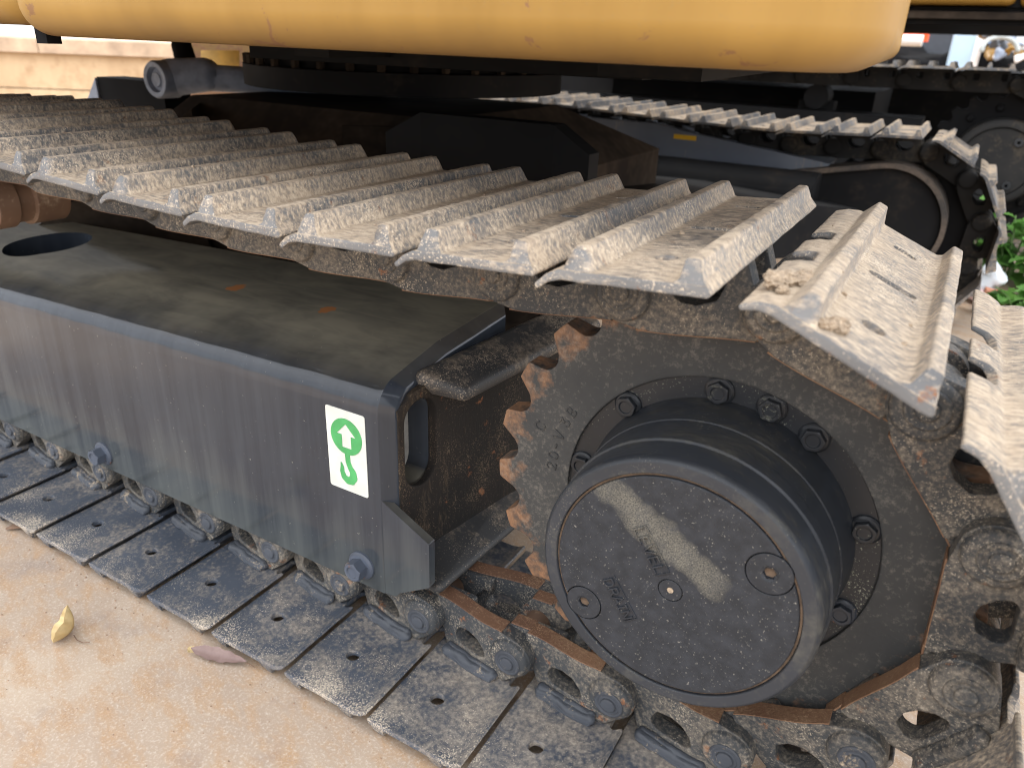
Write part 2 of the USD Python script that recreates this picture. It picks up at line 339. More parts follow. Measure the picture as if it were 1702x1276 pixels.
def box3(x0, y0, z0, x1, y1, z1): return Manifold.cube([x1 - x0, y1 - y0, z1 - z0]).translate([x0, y0, z0])
def lathe_y(prof, n=64, cx=0, cz=0, flip=False):
    """closed profile [(r, y)] turned about the y axis through (cx, cz)"""
    m = CrossSection([[list(map(float, p)) for p in prof]], m3.FillRule.Positive if False else m3.FillRule.EvenOdd).revolve(n)
    # revolve: profile x = r, y = height -> z axis; turn z to y
    return m.transform([[1, 0, 0, cx], [0, 0, 1, 0], [0, -1, 0, cz]])
def cyl_y(r, y0, y1, cx, cz, n=32):
    return Manifold.cylinder(y1 - y0, r, r, n).transform([[1, 0, 0, cx], [0, 0, 1, y0], [0, -1, 0, cz]])
def sph(c, r, n=14): return Manifold.sphere(r, n).translate(list(map(float, c)))
def hull(*ms): return Manifold.batch_hull(list(ms))
def tube(pts, r, n=8):
    ms = [hull(sph(a, ra, n), sph(b, rb, n)) for (a, ra), (b, rb) in zip([(p, r) if np.ndim(r) == 0 else (p, q) for p, q in zip(pts, np.broadcast_to(r, len(pts)))][:-1], [(p, q) for p, q in zip(pts, np.broadcast_to(r, len(pts)))][1:])]
    return Manifold.batch_boolean(ms, m3.OpType.Add)
def rough(vf, amp, scale, seed=0):
    v, f = vf; v = v.copy()
    for k in range(3): v[:, k] += amp*2*(meshkit.fbm(vf[0]*scale + 31*k, 3, seed + k) - .5)
    return v, f
def place(vf, A, t, n, y0=0., ysign=1):
    """local (s, y, n) -> world, s along t and n along n in the xz plane, origin A"""
    v, f = vf; w = np.empty_like(v)
    w[:, 0] = A[0] + v[:, 0]*t[0] + v[:, 2]*n[0]
    w[:, 2] = A[1] + v[:, 0]*t[1] + v[:, 2]*n[1]
    w[:, 1] = y0 + v[:, 1]*ysign
    return w, (f[:, ::-1] if ysign > 0 else f)
def local(poly, y0, y1): return extr_y(poly, y0, y1)      # local polygons are in (s, n)

# ------------------------------------------------------------------ ground
gx = np.concatenate([np.linspace(-60, -3, 14), np.linspace(-2.6, 4, 67), np.linspace(4.5, 60, 14)])
gy = np.concatenate([np.linspace(-40, -1.6, 10), np.linspace(-1.4, 5, 65), np.linspace(5.6, 90, 18)])
X, Y = np.meshgrid(gx, gy, indexing='ij')
def sstep(a, b, t): t = np.clip((t - a)/(b - a), 0, 1); return t*t*(3 - 2*t)
def gz(x, y):
    p = np.stack([np.asarray(x, float)*1.7, np.asarray(y, float)*1.7, 0*np.asarray(x, float)], -1)
    out = np.clip(sstep(-.25, -2, np.asarray(y, float)) + sstep(2.75, 3.1, np.asarray(y, float)), 0, 1)
    return -.001 + sstep(2.78, 3.15, np.asarray(y, float))*.085 + .03*(meshkit.fbm(p, 3, 5) - .5)*out
Z = gz(X, Y)
idx = np.arange(X.size).reshape(X.shape)
q = np.stack([idx[:-1, :-1], idx[1:, :-1], idx[1:, 1:], idx[:-1, 1:]], -1).reshape(-1, 4)
tag(obj('ground', (np.stack([X, Y, Z], -1).reshape(-1, 3), q), MAT['ground'], smooth=True), kind='structure')

# ------------------------------------------------------------------ track pieces (local: s along the chain, y across, n outwards)
P, RP = .154, .2854
CX, CZ = 1.29504, .36592
YC = .22                                             # middle of a 0.44 m track
def shoe_local(p=P, triple=False, cuts=True, length=None, seed=0):
    L = p - .154
    def rib(c, top, w0, w1, h0=.058): return Polygon([(c - w0, .052), (c + w0, .052), (c + w0*.75, h0), (c + w1, top), (c - w1, top), (c - w0*.75, h0)])
    body = Polygon([(.023, .051), (.150 + L, .051), (.162 + L, .0485), (.1735 + L, .0405), (.1755 + L, .0445), (.164 + L, .0540), (.152 + L, .0590), (.148 + L, .0595), (.035, .0595)])
    parts = [body, Polygon([(.0195, .0515), (.052, .051), (.052, .0595), (.0465, .063), (.0440, .0785), (.0330, .0785), (.0285, .064)])]
    parts.append(rib(.134 + L, .0795, .0160, .0054, .063))
    if triple: parts.append(rib(.086 + L/2, .080, .012, .0055, .064))
    prof = rnd(union_all(parts).buffer(.0004), .0027).simplify(.0003)
    m = local(prof, 0, .44)
    # grousers are bevelled at both ends
    for ys in (0, 1):
        w = Polygon([(-.002, .058), (-.002, .10), (.018, .10), (.0075, .0790), (.0035, .070), (.001, .060)])
        c = extr(w, .4).transform([[0, 0, 1, -.05], [1, 0, 0, 0], [0, 1, 0, 0]])
        if ys: c = c.transform([[1, 0, 0, 0], [0, -1, 0, .44], [0, 0, 1, 0]])
        m = m - c
    def hole(poly): return extr(poly, .08).translate([0, 0, .03])
    if cuts:
        for y0, y1 in ((.150, .192), (.248, .290)):
            m = m - hole(rbox(.1545 + L, y0, .20 + L, y1, .008))
        m = m - hole(capsule2((.083, .077), (.085, .077), .0095)) - hole(capsule2((.066, .22), (.102, .22), .0065)) - hole(capsule2((.078, .363), (.094, .363), .006))
    return m
SHOE = shoe_local()
SHOE_V = tm(SHOE.refine_to_length(.009))
SHOE_FAR = tm(SHOE)
def dog(sg, amt=.017):
    def f(v):
        v = np.asarray(v, float); t = np.clip((v[:, 0] - .02)/.105, 0, 1); t = t*t*(3 - 2*t); w = v.copy()
        w[:, 1] += sg*amt*(1 - t); return w
    return f
def link_local(p=P, far=False, windows=1):
    L = p - .154
    out = MultiPoint([]).union(sbox(.018, -.038, .132 + L, -.010)).union(Point(p, 0).buffer(.0325, quad_segs=10)).union(sbox(.038, .030, .142 + L, .0515))
    outer = out.convex_hull.intersection(sbox(-1, -.0385, 1, .0515))
    if windows == 1:
        win = Polygon([(.053, .016), (.060, .000), (.080, -.006), (.096 + L, -.003), (.108 + L, .008), (.113 + L, .022), (.104 + L, .028), (.064, .029), (.055, .025)])
        wins = [rnd(win, .006)]
    else:
        wins = [rbox(.040, .006, .066, .036, .007), rbox(.094 + L*.8, .006, .120 + L*.8, .036, .007)]
    for w in wins: outer = outer.difference(w)
    inner = union_all([Point(0, 0).buffer(.0315, quad_segs=10), sbox(-.012, -.0375, .055, -.012)]).convex_hull.union(sbox(.0, -.0375, .07, -.016))
    ms = []
    for sg in (1, -1):
        def Y(a, b): return (a, b) if sg > 0 else (.44 - b, .44 - a)
        ms.append(local(rnd(outer, .003).simplify(.0003), *Y(.154, .178)).refine_to_length(.016).warp_batch(dog(sg)))
        cap = lathe_y([(0, .170), (.0305, .170), (.0305, .1535), (.0295, .1495), (.0270, .1468), (.0225, .1455), (0, .1455)], 40, p, 0)
        ms.append(cap if sg > 0 else cap.transform([[1, 0, 0, 0], [0, -1, 0, .44], [0, 0, 1, 0]]))
        ms.append(local(rnd(inner, .003).simplify(.0003), *Y(.1765, .2)))
    return Manifold.batch_boolean(ms, m3.OpType.Add)
LINK_V = tm(link_local().refine_to_length(.02)); LINK_FAR = LINK_V
def rail_local(sg, p=P):
    L = p - .154
    a, b = (.1545, .1995) if sg > 0 else (.44 - .1995, .44 - .1545)
    a2, b2 = (.178, .1995) if sg > 0 else (.44 - .1995, .44 - .178)
    m = box3(.020, a, -.0390, .139 + L, b - .021, -.0372).refine_to_length(.016).warp_batch(dog(sg)) if sg > 0 else box3(.020, a + .021, -.0390, .139 + L, b, -.0372).refine_to_length(.016).warp_batch(dog(sg))
    m = m + box3(-.010, a2, -.0396, .022, b2, -.037)
    return m
RAIL_V = [tm(rail_local(1)), tm(rail_local(-1))]
def pin_local(sg, p=P):
    y = lambda d: .150 - d
    prof = [(0, .149), (.0205, .149), (.0200, .1445), (.0180, .1432), (.0155, .1436), (.0145, .1446), (.0105, .1446), (.0098, .1418), (.0080, .1410), (0, .1410)]
    m = lathe_y(prof, 32, p + .001, .003)
    return m if sg > 0 else m.transform([[1, 0, 0, 0], [0, -1, 0, .44], [0, 0, 1, 0]])
PIN_V = [tm(pin_local(1)), tm(pin_local(-1))]
BUSH_V = tm(cyl_y(.0195, .199, .241, 0, 0, 28) + cyl_y(.0165, .19, .25, 0, 0, 24))
def weld_local(seed):
    r = np.random.default_rng(seed); ss = np.linspace(.046, .128, 6); ms = []
    pts = [sph((s, .1475 + r.uniform(-.002, .002), .0445 + r.uniform(-.001, .001)), .0082 + r.uniform(-.0012, .0016), 14) for s in ss]
    for a, b in zip(pts[:-1], pts[1:]): ms.append(hull(a, b))
    ms.append(hull(sph((.046, .152, .040), .006), sph((.128, .152, .040), .006), sph((.046, .143, .048), .004), sph((.128, .143, .048), .004)))
    m = Manifold.batch_boolean(ms, m3.OpType.Add).refine_to_length(.005).warp_batch(dog(1, .013))
    return rough(tm(m), .0018, 90, seed)
WELDS = [weld_local(s) for s in (1, 2, 3)]

def track_pins(cx, cz, top_fn, x_left, rp=RP, p=P, a0=82.2):
    """pin centres in chain order: along the ground, round the sprocket, back along the top"""
    da = math.degrees(2*math.asin(p/2/rp)); n_on = 7
    on = [(cx + rp*math.cos(math.radians(a0 - da*k)), cz + rp*math.sin(math.radians(a0 - da*k))) for k in range(n_on - 1, -1, -1)]
    bz = cz - rp + .0005
    bot = []; x = on[0][0]; zprev = on[0][1]
    while x > x_left:
        z = bz; dz = zprev - z; x -= math.sqrt(max(p*p - dz*dz, 0)); bot.append((x, z)); zprev = z
    top = []; x, zp = on[-1]
    while x > x_left:
        lo, hi = x - p, x - p*.5
        for _ in range(40):
            m = (lo + hi)/2
            if math.hypot(m - x, top_fn(m) - zp) > p: lo = m
            else: hi = m
        x, zp = m, top_fn(m); top.append((x, zp))
    return bot[::-1] + on + top
def chain(parent, pins, y0, ysign, detail, xmin=-9, shoe=SHOE_V, low_mat=True, p=P, scale=1.):
    for i, (A, B) in enumerate(zip(pins[:-1], pins[1:])):
        A, B = np.array(A), np.array(B)
        if min(A[0], B[0]) < xmin: continue
        t = (B - A)/np.linalg.norm(B - A); n = np.array([t[1], -t[0]])
        pl = lambda vf: place(vf, A, t, n, y0, ysign)
        ground_run = n[1] < -.55
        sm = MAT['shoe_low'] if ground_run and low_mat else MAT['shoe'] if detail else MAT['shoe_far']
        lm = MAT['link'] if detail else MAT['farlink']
        lk = obj('track_link', pl(LINK_V if detail else LINKS2 if p != P else LINK_FAR), lm, parent, smooth=32)
        sv = shoe
        if detail:
            sv = rough(shoe, .0007, 55, i*7 + 1)
        obj('track_shoe', pl(sv), sm, lk, smooth=38)
        if detail or p == P:
            for k in (0, 1): obj('rail', pl(RAIL_V[k]), MAT['rail'] if detail else MAT['farlink'], lk, smooth=False)
        if detail:
            obj('pin', pl(PIN_V[0]), MAT['weld'] if ground_run else lm, lk, smooth=40)
            obj('weld_bead', pl(WELDS[i % 3]), MAT['weld'] if ground_run else MAT['link'], lk, smooth=60)
        obj('bushing', pl(BUSH_V), MAT['bush'] if detail else MAT['farlink'], lk, smooth=40)

# ------------------------------------------------------------------ the near excavator
ex = thing('excavator', 'yellow tracked excavator filling the foreground, its dusty steel track and round drain cover nearest', 'excavator')
def top_near(x):
    return np.interp(x, [-1.3, -.9, -.45, -.09, .1, .25, .4, .55, .7, .85, 1.0, 1.15, 1.334], [.60, .625, .645, .660, .652, .644, .637, .630, .625, .6235, .629, .637, .648])
pins = track_pins(CX, CZ, top_near, -1.15)
chain(ex, pins, 0., 1, True)

# sprocket
def sprocket_poly(nt=23, rp=RP, a0=82.2, rin=.150, tip=.2885):
    P0 = Point(0, 0).buffer(tip, quad_segs=64)
    for k in range(nt):
        a = math.radians(a0 + 360/nt*k); c, s = math.cos(a), math.sin(a)
        pk = MultiPoint([(0, 0)]).buffer(0)
        root = Point(.2775*c, .2775*s).buffer(.0190, quad_segs=8)
        op = Point(.322*c, .322*s).buffer(.0405, quad_segs=8)
        P0 = P0.difference(root.union(op).convex_hull)
    P0 = rnd(P0, .0026).simplify(.0004)
    return P0.difference(Point(0, 0).buffer(rin, quad_segs=40)) if rin else P0
SP = sprocket_poly()
spm = extr_y(affinity.translate(SP, CX, CZ), .2025, .2385) 
# teeth are crowned: shave the outer 20 mm of both faces
crown = lathe_y([(.262, .195), (.31, .195), (.31, .2105), (.262, .2023)], 92, CX, CZ) + lathe_y([(.262, .2387), (.31, .2305), (.31, .246), (.262, .246)], 92, CX, CZ)
recess = lathe_y([(0, .19), (.1845, .19), (.1835, .2075), (0, .2075)], 96, CX, CZ)
spm = (spm - crown) - recess
# raised casting marks, letter by letter round the ring
def letter(ch, ang, rad, h, turn, y, depth=.001):
    t = meshkit.text_mesh(ch, h, .004)
    v = t.vertices - [(t.bounds[0][0] + t.bounds[1][0])/2, h/2, 0]
    a = math.radians(ang); up = math.radians(ang + turn)
    ux, uz = math.cos(up), math.sin(up); rx, rz = uz, -ux
    w = np.stack([CX + rad*math.cos(a) + v[:, 0]*rx + v[:, 1]*ux, y - v[:, 2]*0 - (v[:, 2] > .002)*depth + (v[:, 2] <= .002)*.002, CZ + rad*math.sin(a) + v[:, 0]*rz + v[:, 1]*uz], 1)
    return trimesh.Trimesh(w, t.faces[:, ::-1], process=False)
sp = obj('sprocket', tm(spm.refine_to_length(.03)), MAT['sprocket'], ex, smooth=30)
marks = trimesh.util.concatenate([letter(c, a, .2085, .014, 0, .2025) for c, a in zip('20-V3B', (177, 172.5, 168.5, 164, 158, 153))] + [letter('C', 164.5, .236, .014, 0, .2025)])
obj('casting_mark', marks, MAT['sprocket'], sp, smooth=False)
# flange plate inside the sprocket with its bolts
fl = obj('drive_flange', tm(lathe_y([(.12, .2065), (.1825, .2065), (.1825, .245), (.12, .245)], 96, CX, CZ)), MAT['flange'], ex, smooth=30)
def hexbolt(cx, y, cz, rw, rh, hh, rot=0., wash=.004):
    """flange bolt, head towards -y"""
    hx = Polygon([(rh*math.cos(math.radians(60*k + rot)), rh*math.sin(math.radians(60*k + rot))) for k in range(6)])
    m = extr_y(affinity.translate(hx, cx, cz), y - hh, y)
    cone = lathe_y([(0, y + .001), (rh*1.3, y + .001), (rh*1.3, y - hh*.75), (rh*.80, y - hh - .0005), (rh*.62, y - hh - .0005), (rh*.55, y - hh + .0018), (0, y - hh + .0018)], 36, cx, cz)
    w = lathe_y([(0, y + .001), (rw, y + .001), (rw, y - wash*.5), (rw*.85, y - wash), (0, y - wash - .001)], 36, cx, cz)
    return (m ^ cone) + w
for k, a in enumerate((171, 133.2, 94.4, 74.9, 57.2, 18.4, -19.8, -58, -97, -136)):
    R = .1683; a = math.radians(a)
    obj('flange_bolt', tm(hexbolt(CX + R*math.cos(a), .2065, CZ + R*math.sin(a), .0165, .0128, .0112, k*17)), MAT['flange'] if k != 6 else MAT['bolt'], ex, smooth=25)
# final drive housing
YF = .067
hp = [(0, .21), (.158, .21), (.1565, .200), (.1535, .190), (.1520, .160), (.1515, .158), (.1500, .157), (.1495, .128), (.1505, .127), (.1510, .108), (.1485, .106), (.1482, .0760), (.1474, .0718), (.1452, .0686), (.1430, YF), (.1312, YF), (.1305, YF + .001), (.1300, YF + .006), (.0, YF + .006)]
hub = lathe_y(hp, 128, CX, CZ)
PL = [(.0915, .0580, .0225), (-.0925, -.0610, .0205)]
for px, pz, pr in PL: hub = hub - cyl_y(pr + .0009, YF - .01, YF + .0045, CX + px, CZ + pz, 40)
fd = obj('final_drive', tm(hub), MAT['hubside'], ex, smooth=28)
cov = lathe_y([(0, YF + .0065), (.1272, YF + .0065), (.1272, YF + .0012), (.1262, YF + .0004), (0, YF + .0004)], 128, CX, CZ)
for px, pz, pr in PL: cov = cov - cyl_y(pr + .0009, YF - .01, YF + .0045, CX + px, CZ + pz, 40)
cov = cov - lathe_y([(.0118, YF - .01), (.0138, YF - .01), (.0132, YF + .0025), (.0124, YF + .0025)], 40, CX + .001, CZ - .002) - cyl_y(.0035, YF - .01, YF + .0018, CX + .001, CZ - .002, 16)
cv = obj('drain_cover', tm(cov), MAT['cover'], fd, smooth=28)
obj('cover_centre', tm(cyl_y(.0034, YF + .0006, YF + .0022, CX + .001, CZ - .002, 14)), MAT['clod'], fd)
ring = lathe_y([(.1276, YF + .0035), (.1298, YF + .0035), (.1298, YF + .0062), (.1276, YF + .0062)], 96, CX, CZ)
obj('groove_dirt', tm(ring), MAT['grime'], fd)
for k, (px, pz, pr) in enumerate(PL):
    hx = Polygon([(.0068*math.cos(math.radians(60*j + 12)), .0068*math.sin(math.radians(60*j + 12))) for j in range(6)])
    pm = cyl_y(pr - .0004, YF + .0001, YF + .0055, CX + px, CZ + pz, 48) - extr_y(affinity.translate(hx, CX + px, CZ + pz), YF - .01, YF + .0052)
    pm = pm - lathe_y([(.0, YF - .001), (.0105, YF - .001), (.0072, YF + .0012), (0, YF + .0012)], 32, CX + px, CZ + pz)
    obj('plug', tm(pm), MAT['cover'], fd, smooth=25)
    obj('socket_dirt', tm(cyl_y(.0060, YF + .0042, YF + .0058, CX + px, CZ + pz, 6)), MAT['grime'], fd)
def word(txt, p0, p1, h, y):
    t = meshkit.text_mesh(txt, h, .004); v = t.vertices.copy()
    p0, p1 = np.array(p0), np.array(p1); L = np.linalg.norm(p1 - p0); d = (p1 - p0)/L; u = np.array([-d[1], d[0]])
    v[:, 0] *= L/t.bounds[1][0]
    fl_ = v[:, 2] > .002
    w = np.stack([CX + p0[0] + v[:, 0]*d[0] + v[:, 1]*u[0], np.where(fl_, y - .0020, y + .002), CZ + p0[1] + v[:, 0]*d[1] + v[:, 1]*u[1]], 1)
    bar = []
    for a, b in (((0, h*1.28), (L, h*1.28)), ((L + .002, -.001), (L + .002, h*1.28))):
        q0, q1 = p0 + d*a[0] + u*a[1], p0 + d*b[0] + u*b[1]
        bar.append(tm(extr_y(LineString([(CX + q0[0], CZ + q0[1]), (CX + q1[0], CZ + q1[1])]).buffer(.0005, quad_segs=2), y - .0012, y + .002)))
    return trimesh.util.concatenate([trimesh.Trimesh(w, t.faces[:, ::-1], process=False)] + [trimesh.Trimesh(*b, process=False) for b in bar])
obj('level_lettering', word('LEVEL', (-.047, .058), (-.0165, .0125), .0125, YF + .0004), MAT['cover'], fd, smooth=False)
obj('drain_lettering', word('DRAIN', (-.0735, -.019), (-.0440, -.0610), .0125, YF + .0004), MAT['cover'], fd, smooth=False)

# track frame (a box inside the chain loop)
def zr(x): return .421 + .031*(x + .08)/.93
def frame_section(x):
    r = .046; z = zr(x); pts = [(.1425, .100 + .006*max(0, x)), (.1425, z - r)]
    for a in np.linspace(180, 108, 9): pts.append((.1425 + r + r*math.cos(math.radians(a)), z - r + r*math.sin(math.radians(a))))
    pts += [(.28, z + .018), (.47, z + .03), (.47, .100)]
    return pts
ENDS = [(.850, 0.), (.8515, .0006), (.866, .0175), (.868, .0205), (.8685, .024)]        # the end edge is rounded
def inset_section(x, d):
    p = Polygon(frame_section(x)); c = np.array(frame_section(x)); lo, hi = c.min(0), c.max(0); m = (lo + hi)/2
    return [tuple(m + (q - m)*(1 - d/((hi - lo)/2))) for q in c]
stations = [(x, 0.) for x in np.linspace(-1.0, .84, 12)] + ENDS
xs = [x for x, d in stations]
V = [(x, y, z) for x, d in stations for y, z in inset_section(x, d)]; K = len(frame_section(0)); F = []
for i in range(len(xs) - 1):
    for j in range(K):
        a, b = i*K + j, i*K + (j + 1) % K; F += [(a, b, b + K), (a, b + K, a + K)]
for base, fl_ in ((0, False), ((len(xs) - 1)*K, True)):
    cen = len(V); V.append(tuple(np.mean(V[base:base + K], 0)))
    for j in range(K):
        t_ = (base + j, base + (j + 1) % K, cen); F.append(t_[::-1] if not fl_ else t_)
T = trimesh.Trimesh(np.array(V, float), np.array(F), process=False)
if T.volume < 0: T.invert()
FM = Manifold(m3.Mesh(np.asarray(T.vertices, np.float32), np.asarray(T.faces, np.uint32)))
FM = FM - Manifold.cylinder(.4, .086, .086, 64).translate([-.215, .335, .25])                  # mud hole in the top
slot = extr(LineString([(.2030, .306), (.2030, .384)]).buffer(.0305, quad_segs=10), .14).transform([[0, 0, 1, .80], [1, 0, 0, 0], [0, 1, 0, 0]])
fr = obj('track_frame', tm((FM - slot).refine_to_length(.06)), MAT['frame'], ex, smooth=24)
# rounded corner post, gritty end face, flanges of the box end
ep = extr(Polygon([(.163, .262), (.163, .408), (.186, .428), (.30, .446), (.58, .465), (.58, .12), (.19, .12), (.168, .20)]), .014).transform([[.165, 0, 1, .857 - .165*.163], [1, 0, 0, 0], [0, 1, 0, 0]]) - slot
obj('end_plate', tm(ep), MAT['endplate'], fr, smooth=30)
lowp = extr_y(rnd(Polygon([(.849, .106), (.872, .108), (.88, .118), (.934, .152), (.934, .228), (.885, .253), (.849, .272)]), .002), .1434, .157)
obj('lower_gusset', tm(lowp), MAT['frame'], fr, smooth=30)
obj('slot_back', tm(box3(.822, .16, .27, .832, .245, .42)), MAT['slot'], fr)
def lip(pts, r):
    ms = [hull(sph(a, ra, 18), sph(b, rb, 18)) for (a, ra), (b, rb) in zip(zip(pts[:-1], r[:-1]), zip(pts[1:], r[1:]))]
    return Manifold.batch_boolean(ms, m3.OpType.Add)
up = hull(*[sph(p_, .013, 18) for p_ in ((.872, .232, .425), (.93, .56, .450), (.922, .246, .421), (.975, .56, .438), (.872, .222, .438), (.93, .56, .456))])
obj('upper_flange', tm(up.refine_to_length(.03)), MAT['lip'], fr, smooth=50)
lo = hull(*[sph(p_, .008, 16) for p_ in ((.884, .19, .150), (.884, .56, .165), (.936, .165, .140), (.955, .56, .136), (.90, .17, .128), (.90, .56, .128))])
obj('lower_flange', tm(lo.refine_to_length(.03)), MAT['lip'], fr, smooth=50)
for bx, bz in ((.178, .134), (.809, .141)):
    obj('frame_bolt', tm(hexbolt(bx, .1425, bz, .0235, .0165, .024, 20, .006)), MAT['fbolt'], fr, smooth=25)
# lifting sticker
DX0, DZ0 = .7575, .267
stk = obj('lifting_decal', tm(extr_y(rbox(DX0, DZ0, DX0 + .0715, DZ0 + .1315, .004), .1417, .1428)), MAT['white'], ex, smooth=False, label='white sticker with a green circle, white arrow and green hook')
cxd, czd = DX0 + .0365, DZ0 + .090
circ = Point(cxd, czd).buffer(.0285, quad_segs=24)
arrow = Polygon([(cxd - .0085, czd - .018), (cxd - .0085, czd + .002), (cxd - .0175, czd + .002), (cxd, czd + .020), (cxd + .0175, czd + .002), (cxd + .0085, czd + .002), (cxd + .0085, czd - .018)])
hookc = [(cxd, czd - .026), (cxd + .0005, czd - .040), (cxd + .004, czd - .049), (cxd + .009, czd - .056), (cxd + .0095, czd - .064), (cxd + .005, czd - .0705), (cxd - .002, czd - .072), (cxd - .0085, czd - .068), (cxd - .0115, czd - .060), (cxd - .011, czd - .052), (cxd - .0125, czd - .046)]
wid = [.0045, .0045, .0048, .0058, .0066, .0066, .006, .0052, .0042, .003, .0015]
hook = union_all([union_all([Point(a).buffer(wa, quad_segs=6), Point(b).buffer(wb, quad_segs=6)]).convex_hull for a, b, wa, wb in zip(hookc[:-1], hookc[1:], wid[:-1], wid[1:])])
obj('hook_symbol', tm(extr_y(circ.difference(arrow).union(hook).simplify(.0002), .1411, .1417)), MAT['green'], stk, smooth=False)
# carrier roller under the top run
cr = obj('carrier_roller', tm(lathe_y([(0, .165), (.040, .165), (.0505, .168), (.0505, .205), (.044, .208), (.044, .235), (.0505, .238), (.0505, .30), (0, .30)], 48, -.085, .566)), MAT['bush'], ex, smooth=30)
obj('roller_cap', tm(lathe_y([(0, .172), (.034, .172), (.036, .158), (.043, .156), (.046, .166), (0, .176)], 48, -.085, .566)), MAT['weld'], cr, smooth=30)
obj('roller_bracket', tm(cyl_y(.022, .29, .44, -.085, .566)), MAT['dark'], cr)
for rx in (-.62, -.3, .02, .34, .66):
    obj('bottom_roller', tm(lathe_y([(0, .17), (.05, .17), (.05, .27), (0, .27)], 24, rx, .098 + .05 - .02)), MAT['dark'], ex, smooth=30)

# ---- upper body: counterweight with rounded lower edge
def rounded_body(corners, z0, z1, rb, n=10):
    """corners [(x, y, r)] counter-clockwise; walls from z0 to z1 with a lower-edge rounding rb"""
    C = [np.array(c[:2]) for c in corners]; R = [c[2] for c in corners]; N = len(C)
    cen, angs = [], []
    for i in range(N):
        a, b, c = C[i - 1], C[i], C[(i + 1) % N]
        d1 = (a - b)/np.linalg.norm(a - b); d2 = (c - b)/np.linalg.norm(c - b)
        half = math.acos(np.clip(d1@d2, -1, 1))/2; bis = (d1 + d2)/np.linalg.norm(d1 + d2)
        cen.append(b + bis*R[i]/math.sin(half))
        n1 = np.array([-(b - a)[1], (b - a)[0]]); n1 = -n1/np.linalg.norm(n1); n2 = np.array([-(c - b)[1], (c - b)[0]]); n2 = -n2/np.linalg.norm(n2)
        a1 = math.atan2(n1[1], n1[0]); a2 = math.atan2(n2[1], n2[0])
        while a2 < a1: a2 += 2*math.pi
        angs.append(np.linspace(a1, a2, n))
    def ring(inset, z):
        return [(*(cen[i] + (R[i] - inset)*np.array([math.cos(t), math.sin(t)])), z) for i in range(N) for t in angs[i]]
    lv = [(rb*(1 - math.cos(t)), z0 + rb*(1 - math.sin(t))) for t in np.linspace(math.pi/2, 0, 9)]
    lv = [(rb - rb*math.sin(t), z0 + rb - rb*math.cos(t)) for t in np.linspace(0.12, math.pi/2, 9)]
    lv += [(0, z0 + (z1 - z0)*t) for t in (.25, .6, 1.)]
    V = []; K = N*n
    for ins, z in lv: V += ring(ins, z)
    F = []
    for i in range(len(lv) - 1):
        for j in range(K):
            a, b = i*K + j, i*K + (j + 1) % K; F += [(a, b, b + K), (a, b + K, a + K)]
    for base, fl in ((0, True), ((len(lv) - 1)*K, False)):
        c = len(V); V.append(tuple(np.mean(V[base:base + K], 0)))
        for j in range(K):
            t = (base + j, base + (j + 1) % K, c); F.append(t[::-1] if fl else t)
    return np.array(V, float), np.array(F)
th = math.radians(5.0); U = np.array([math.cos(th), math.sin(th)]); Wv = np.array([-math.sin(th), math.cos(th)])
PC = np.array([1.388, .10])                            # rear corner of the counterweight before rounding
def plan(a, b): return tuple(PC - U*a + Wv*b)
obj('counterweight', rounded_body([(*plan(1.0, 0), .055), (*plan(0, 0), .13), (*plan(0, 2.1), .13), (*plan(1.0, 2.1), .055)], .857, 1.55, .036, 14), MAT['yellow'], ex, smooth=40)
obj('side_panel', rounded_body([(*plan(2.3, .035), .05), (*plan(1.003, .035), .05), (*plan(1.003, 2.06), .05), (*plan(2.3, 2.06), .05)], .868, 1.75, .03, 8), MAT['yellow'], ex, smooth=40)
def slab(a0, b0, a1, b1, z0, z1): return extr_z(Polygon([plan(a0, b0), plan(a1, b0), plan(a1, b1), plan(a0, b1)]).buffer(0), z0, z1)
dk = obj('upper_deck', tm(slab(.30, .40, .98, 1.80, .830, .875)), MAT['dark'], ex, smooth=False)
obj('deck_beam', tm(slab(.20, .3, .33, 1.8, .836, .878) + slab(.7, .25, .76, 1.8, .842, .878)), MAT['dark'], dk, smooth=False)
obj('rubber_foot', tm(slab(.965, .03, .985, .05, .848, .88)), MAT['black'], dk)
sb_ = obj('swing_bearing', tm(lathe_y([(0, 0), (.50, 0), (.50, .05), (.47, .052), (.47, .09), (0, .09)], 72).transform([[.86, 0, 0, .06], [0, 0, -.86, 1.25], [0, 1, 0, .745]])), MAT['dark'], ex, smooth=30)
for k in range(36):
    a = math.radians(10*k)
    obj('bearing_bolt', tm(Manifold.cylinder(.022, .011, .011, 6).translate([.06 + .417*math.cos(a), 1.25 + .417*math.sin(a), .796])), MAT['darkdust'], sb_, smooth=False)
# centre frame and its legs
cf = obj('centre_frame', tm(hull(box3(-.45, .70, .36, .62, 1.80, .58), box3(-.30, .82, .36, .46, 1.40, .715))), MAT['darkdust'], ex, smooth=20)
def leg(p0, p1, w, z0, z1, h0, h1):
    p0, p1 = np.array(p0), np.array(p1); d = (p1 - p0)/np.linalg.norm(p1 - p0); n = np.array([-d[1], d[0]])*w/2
    pts = [(*(p0 + n), z0), (*(p0 - n), z0), (*(p0 + n), h0), (*(p0 - n), h0), (*(p1 + n), z1), (*(p1 - n), z1), (*(p1 + n), h1), (*(p1 - n), h1)]
    return Manifold.hull_points([list(map(float, p)) for p in pts])
for a, b, w in (((.45, .80), (.72, .50), .34), ((-.25, .80), (-.55, .50), .34), ((-.25, 1.72), (-.55, 2.12), .34)):
    obj('frame_leg', tm(leg(a, b, w, .34, .22, .70, .40)), MAT['darkdust'], cf, smooth=False)
obj('frame_leg', tm(leg((.40, 1.45), (1.00, 2.35), .44, .30, .24, .52, .40)), MAT['dark'], cf, smooth=False)
